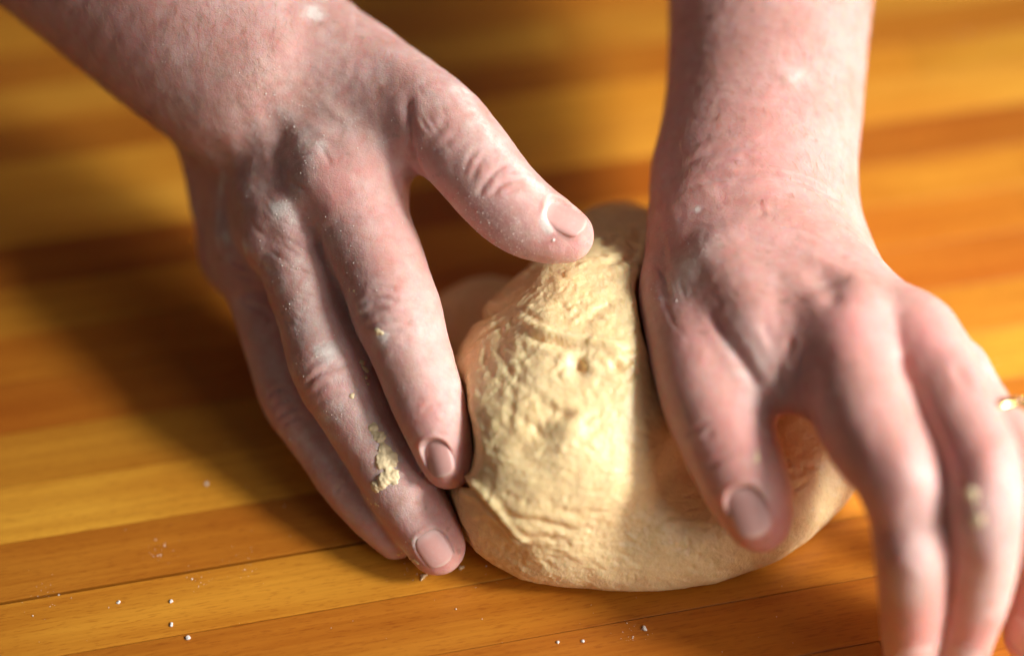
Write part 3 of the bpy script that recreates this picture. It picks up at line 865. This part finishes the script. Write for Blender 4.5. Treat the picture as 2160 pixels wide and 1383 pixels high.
# folds, torn ridges, flaps and gas pits
D.groove([(955, 1000), (1000, 1030), (1045, 1075), (1090, 1130), (1110, 1150)], 0.9, 1.5, lip=0.6, taper=0.15, step=1.4)
D.groove([(1020, 1050), (1090, 1085), (1170, 1105), (1250, 1125)], 1.1, 0.45, lip=0.7, taper=0.4, step=0.4)
D.groove([(1060, 1110), (1130, 1130), (1200, 1140)], 1.0, 0.25, lip=0.6, taper=0.4)
D.groove([(1080, 670), (1120, 690), (1180, 705), (1250, 715), (1330, 735)], 1.3, -0.9, lip=0.5, taper=0.2)
D.groove([(1100, 700), (1160, 722), (1230, 735)], 1.2, 0.9, lip=0.4, taper=0.3)
D.groove([(980, 690), (1030, 660), (1080, 630), (1110, 600)], 1.8, 1.3, lip=0.3, taper=0.25)
D.groove([(1000, 720), (1040, 690), (1075, 672)], 1.0, 0.8, lip=0.6)
D.groove([(1130, 860), (1180, 875), (1230, 868)], 1.6, 0.8, lip=0.4, taper=0.4)
D.groove([(1220, 690), (1250, 660), (1300, 640)], 1.2, 0.4, lip=0.5, taper=0.4)
D.groove([(1330, 560), (1345, 520), (1350, 470)], 1.8, 1.0, lip=0.3, taper=0.3)
D.groove([(1260, 520), (1300, 500), (1340, 500)], 1.5, 0.8, lip=0.6, taper=0.3)
D.groove([(1270, 560), (1310, 545), (1345, 540)], 1.3, 0.6, lip=0.6, taper=0.3)
D.bump(1216, 768, 2.4, -2.4); D.bump(1236, 764, 1.6, 0.9); D.bump(1300, 768, 1.4, -1.4); D.bump(1300, 755, 1.2, 0.5); D.bump(1135, 905, 5, -0.9); D.bump(1190, 930, 5, 0.6)
hatch(D, 1180, 780, 170, 230, 15, 80, 0.8, 0.20, 26, 45)
hatch(D, 1180, 780, 170, 230, -35, 16, 0.7, -0.35, 20)
hatch(D, 1060, 780, 50, 120, 80, 22, 0.9, 0.32, 26)
hatch(D, 1280, 1120, 270, 90, 8, 50, 0.8, 0.20, 26, 40)
hatch(D, 1300, 1120, 270, 80, 60, 22, 0.7, 0.20, 14, 40)
hatch(D, 1000, 640, 50, 40, 20, 12, 0.8, 0.5, 20)
hatch(D, 1300, 520, 50, 70, 20, 14, 0.9, 0.5, 22)
hatch(D, 1700, 1000, 60, 60, -20, 14, 0.8, 0.4, 24)
D.bump(1190, 870, 1.6, -0.6); D.bump(1185, 640, 1.3, -0.7); D.bump(1115, 650, 1.2, 0.7); D.bump(1095, 905, 2.4, 0.8); D.bump(1240, 1000, 7, 0.5)
D.refresh()
k = dough_keep()
# stretched gluten strands: ridged noise pulled along a wandering direction
P = D.V.copy(); warp = np.stack([fbm(P / 14.0 + o, 2) for o in (0, 31, 57)], 1) * 7
def ridged(Pn): return np.maximum(1 - np.abs(perlin(Pn)) * 2.2, 0)
ang = math.radians(20)
R2 = np.stack([P[:, 0] * math.cos(ang) + P[:, 1] * math.sin(ang), -P[:, 0] * math.sin(ang) + P[:, 1] * math.cos(ang), P[:, 2]], 1)
st = ridged((R2 + warp) * np.array([0.10, 0.42, 0.38])) * 0.55 + ridged((R2 + warp * .6) * np.array([0.2, 0.9, 0.8]) + 9) * 0.28
mask = np.clip(0.55 + 1.4 * fbm(P / 17.0 + 70, 2), 0.15, 1.2)
fine = fbm(P / 1.1 + 5, 2) * 0.15 + perlin(P / 5.5) * 0.50 + perlin(P / 2.6 + 3) * 0.12
pits = np.clip(perlin(P / 2.3 + 40) - 0.36, 0, 1) * -2.2
D.V += D.N * (k * (st * mask * 0.56 + fine + pits))[:, None]
D.V[:, 2] = np.maximum(D.V[:, 2], 0.1)
D.refresh()
dough_ob = D.build('dough', DOUGH)
tag(dough_ob, 'ball of pale yellow bread dough being kneaded on the wooden countertop', 'dough')

# ------------------------------------------------------------------ scraps of dough stuck to the fingers
def lump_mesh(name, blobs, h, mat, noise=0.32):
    c = np.array([b[0] for b in blobs]); r = np.array([b[1] for b in blobs])
    f = Field((c - r[:, None]).min(0) - 1.5, (c + r[:, None]).max(0) + 1.5, h)
    for p, q in blobs: f.add_segment(p, p + np.array([0.01, 0, 0]), q, q, 0.5)
    V, Q = f.mesh(); N = normals(V, Q)
    V = V + N * (noise * fbm(V / 0.9, 2))[:, None]
    return V, Q
def scrap(skin, spots, label, group='scraps of dough stuck to the fingers'):
    bl = []
    for x, y, r in spots:
        i = skin.at(x, y); bl.append((skin.V[i] - skin.N[i] * r * 0.70, r))
    V, Q = lump_mesh('dough_scrap', bl, 0.3, SCRAP)
    me = np_mesh('dough_scrap', V * MM, Q); me.materials.append(SCRAP)
    o = bpy.data.objects.new('dough_scrap', me); COL.objects.link(o)
    tag(o, label, 'dough scrap', group)
def strew(pts, n, spread, r0, r1, seed):
    q = random.Random(seed); out = []
    for _ in range(n):
        x, y = q.choice(pts); out.append((x + q.uniform(-spread, spread), y + q.uniform(-spread, spread) * 1.3, q.uniform(r0, r1)))
    return out
scrap(A, strew([(790, 905), (797, 925), (808, 945), (820, 955), (822, 975), (812, 990), (800, 1005), (797, 1020), (825, 1000), (806, 965), (815, 1010)], 60, 11, 0.9, 1.7, 1), 'largest crusty dough scrap along the middle finger of the floury hand')
scrap(A, strew([(765, 765), (770, 780), (775, 795), (778, 805)], 8, 4, 0.5, 0.9, 2), 'slim dough scrap in the cleft below the index knuckle')
scrap(A, [(727, 618, .45), (732, 613, .5), (739, 611, .55), (746, 614, .5), (750, 620, .4)], 'small curled dough scrap at the index finger knuckle crease')
scrap(A, strew([(742, 836), (748, 832)], 4, 3, 0.4, 0.7, 4), 'tiny dough scrap between the middle knuckle and the big crusty scrap')
scrap(A, [(772, 1055, .6), (780, 1060, .7), (788, 1062, .7), (797, 1066, .5)], 'narrow dough scrap bridging two fingers below the crusty one')
scrap(A, strew([(845, 1168), (855, 1176), (868, 1182), (876, 1186)], 9, 5, 0.4, 0.8, 6), 'ragged dough scrap around the hindmost fingertip nail')
scrap(A, strew([(795, 702), (805, 708), (812, 714)], 9, 6, 0.3, 0.6, 8), 'crumbly dough scrap on the index knuckle of the floury hand')
scrap(B, strew([(2048, 1045), (2055, 1060), (2058, 1080), (2062, 1100)], 10, 6, 0.8, 1.4, 7), 'blurred dough scrap on the finger beside the ring finger', )
scrap(B, [(1592, 950, .6), (1596, 960, .8), (1595, 970, .6)], 'dough scrap above the nail of the pressing thumb')

# ------------------------------------------------------------------ crumbs lying on the countertop
def crumb(px, py, r, label, seed, grp='crumbs lying on the countertop', mat=None):
    q = random.Random(seed); c = on_plane(px, py, 0)
    r *= 0.40
    bl = [(c + np.array([q.uniform(-1.3, 1.3) * r, q.uniform(-1.3, 1.3) * r, r * q.uniform(.2, .6)]), r * q.uniform(.3, .65)) for _ in range(8)]
    V, Q = lump_mesh('dough_crumb', bl, max(0.09, r * .16), SCRAP, 0.25)
    V[:, 2] = np.maximum(V[:, 2], 0.05)
    me = np_mesh('dough_crumb', V * MM, Q); me.materials.append(mat or FLOUR)
    o = bpy.data.objects.new('dough_crumb', me); COL.objects.link(o)
    tag(o, label, 'crumb', grp)
crumb(893, 1218, 1.5, 'dough crumb on the wood just left of the longest fingertip', 11, mat=SCRAP)
crumb(974, 1198, 0.9, 'dough crumb on the wood just right of the longest fingertip', 12, mat=SCRAP)
crumb(250, 1270, 0.6, 'small white crumb right below the dark open seam', 13)
crumb(362, 1268, 0.6, 'tiny white crumb farther right below the dark open seam', 14)
crumb(360, 1317, 0.7, 'white crumb above the lowest crumb near the bottom edge', 15)
crumb(398, 1345, 0.9, 'lowest white crumb near the left of the bottom edge', 16)
crumb(1358, 1325, 1.0, 'white crumb on the dark wood in front of the dough', 17)
crumb(1230, 1352, 0.5, 'tiny pale crumb at the bottom edge below the dough', 18)
crumb(1178, 1354, 0.45, 'leftmost tiny pale crumb at the bottom edge below the dough', 19)
crumb(436, 1020, 0.6, 'faint pale crumb on the wood left of the fingers', 20)

# ------------------------------------------------------------------ loose flour
def specks(name, pts, radii, label):
    base = np.array([[1, 0, 0], [-1, 0, 0], [0, 1, 0], [0, -1, 0], [0, 0, 1], [0, 0, -1]], float)
    tri = np.array([[0, 2, 4], [2, 1, 4], [1, 3, 4], [3, 0, 4], [2, 0, 5], [1, 2, 5], [3, 1, 5], [0, 3, 5]])
    n = len(pts)
    V = pts[:, None, :] + radii[:, None, None] * base[None] * rng.uniform(0.5, 1.3, (n, 6, 1))
    Fc = (tri[None] + 6 * np.arange(n)[:, None, None]).reshape(-1, 3)
    me = np_mesh(name, V.reshape(-1, 3) * MM, Fc); me.materials.append(FLOUR)
    o = bpy.data.objects.new(name, me); COL.objects.link(o)
    tag(o, label, 'flour', kind='stuff')
def on_skin(s, n, extra):
    w = np.clip(s.attr['flour'] - 0.12, 0, 1) ** 1.5
    for x, y, r, a in extra:
        c = s.V[s.at(x, y)]; w = w + a * np.exp(-(np.linalg.norm(s.V - c, axis=1) / r) ** 2)
    w = w * (s.N @ -FWD > 0.0)
    i = rng.choice(len(s.V), n, p=w / w.sum())
    return s.V[i] + s.N[i] * 0.02
pa = on_skin(A, 3600, ((1000, 420, 9, .9), (1090, 470, 8, .8), (1050, 480, 8, .7), (960, 330, 8, .5), (640, 280, 10, .6), (700, 560, 12, .5), (640, 930, 10, .4), (880, 470, 3, .6)))
pb = on_skin(B, 1100, ((1440, 560, 9, 1.2), (1410, 620, 8, .8), (1500, 540, 10, .6), (1700, 560, 14, .3)))
specks('flour_dust', pa, rng.exponential(0.05, len(pa)) + 0.04, 'fine white flour dust clinging to the floury hand')
specks('flour_dust', pb, rng.exponential(0.045, len(pb)) + 0.035, 'fine white flour dust clinging to the ringed hand')
n = 260
pp = np.array([on_plane(x, y, 0.05) for x, y in zip(rng.uniform(-50, 2200, n), rng.uniform(-50, 1400, n))])
cl = np.array([on_plane(x + rng.normal(0, 25), y + rng.normal(0, 18), 0.05) for x, y in [(420, 1215), (510, 1190), (330, 1168), (90, 1260), (880, 1210), (1330, 1335)] for _ in range(22)])
pp = np.concatenate([pp, cl])
specks('flour_dust', pp, rng.exponential(0.06, len(pp)) + 0.05, 'scattered flour grains on the wooden countertop')

# ------------------------------------------------------------------ gold ring
rc = pt(2090, 906, 383.8); rax = unit(pt(2130, 955, 378) - pt(2005, 800, 394))
rn = unit(camdir(0.85, 0.30, 0.42) - rax * (camdir(0.85, 0.30, 0.42) @ rax)); rs = np.cross(rax, rn)
RR = 77 * 385 / FPX + 0.55
ring = bpy.data.objects.new('finger_ring', None); ring.location = Vector(rc * MM); COL.objects.link(ring)
tag(ring, 'gold ring with small set stones on the ring finger at the picture edge', 'ring')
def ringpart(name, V, F, mat):
    me = np_mesh(name, (np.array(V) - rc) * MM, np.array(F)); me.materials.append(mat)
    o = bpy.data.objects.new(name, me); COL.objects.link(o); o.parent = ring; return o
NUM, PRO = 96, 12
V = []
for i in range(NUM):
    t = 2 * math.pi * i / NUM; rad = rn * math.cos(t) + rs * math.sin(t); w = 1.15 + 0.5 * max(0, math.cos(t)) ** 3
    for j in range(PRO):
        p = 2 * math.pi * j / PRO; V.append(rc + rad * (RR + 0.6 * math.cos(p)) + rax * (w * math.sin(p)))
ringpart('band', V, [(i * PRO + j, i * PRO + (j + 1) % PRO, ((i + 1) % NUM) * PRO + (j + 1) % PRO, ((i + 1) % NUM) * PRO + j) for i in range(NUM) for j in range(PRO)], GOLD)
gm = NT('clear_gem'); gm.b.inputs['Base Color'].default_value = (1, 1, 1, 1); gm.b.inputs['Roughness'].default_value = 0.02; gm.b.inputs['Transmission Weight'].default_value = 0.9; gm.b.inputs['IOR'].default_value = 2.2
for t, rr in ((-0.42, 0.85), (0.0, 1.5), (0.42, 0.85)):
    rad = rn * math.cos(t) + rs * math.sin(t); tan = -rn * math.sin(t) + rs * math.cos(t); b0 = rc + rad * (RR + 0.75)
    V = []; F = []
    for lev, (hh, q) in enumerate(((-0.7, 0.15), (0.1, 1.0), (0.35, 0.98), (0.62, 0.6))):
        for j in range(8):
            p = 2 * math.pi * j / 8; V.append(b0 + rad * hh * rr + (tan * math.cos(p) + rax * math.sin(p)) * q * rr)
    for lev in range(3):
        for j in range(8): F.append((lev * 8 + j, lev * 8 + (j + 1) % 8, lev * 8 + 8 + (j + 1) % 8, lev * 8 + 8 + j))
    F += [(24, 25, 26, 27), (24, 27, 28, 31), (28, 29, 30, 31)]
    g = ringpart('gemstone', V, F, gm.mat); g.data.polygons.foreach_set('use_smooth', np.zeros(len(F), bool))
    V = []; F = []
    for q in range(4):                       # claws round the stone
        p = math.pi / 4 + q * math.pi / 2; d = tan * math.cos(p) + rax * math.sin(p); e = np.cross(rad, d); k0 = len(V)
        for hh, off in ((-0.8, 0.75), (0.2, 1.08), (0.5, 0.95)):
            for sx, sy in ((-1, -1), (1, -1), (1, 1), (-1, 1)): V.append(b0 + rad * hh * rr + d * (off * rr + 0.16 * sx) + e * 0.16 * sy)
        for lev in range(2):
            for j in range(4): F.append((k0 + lev * 4 + j, k0 + lev * 4 + (j + 1) % 4, k0 + lev * 4 + 4 + (j + 1) % 4, k0 + lev * 4 + 4 + j))
        F.append((k0 + 8, k0 + 9, k0 + 10, k0 + 11))
    ringpart('setting', V, F, GOLD)
print('verts', len(skinA.V), len(skinB.V), len(D.V))
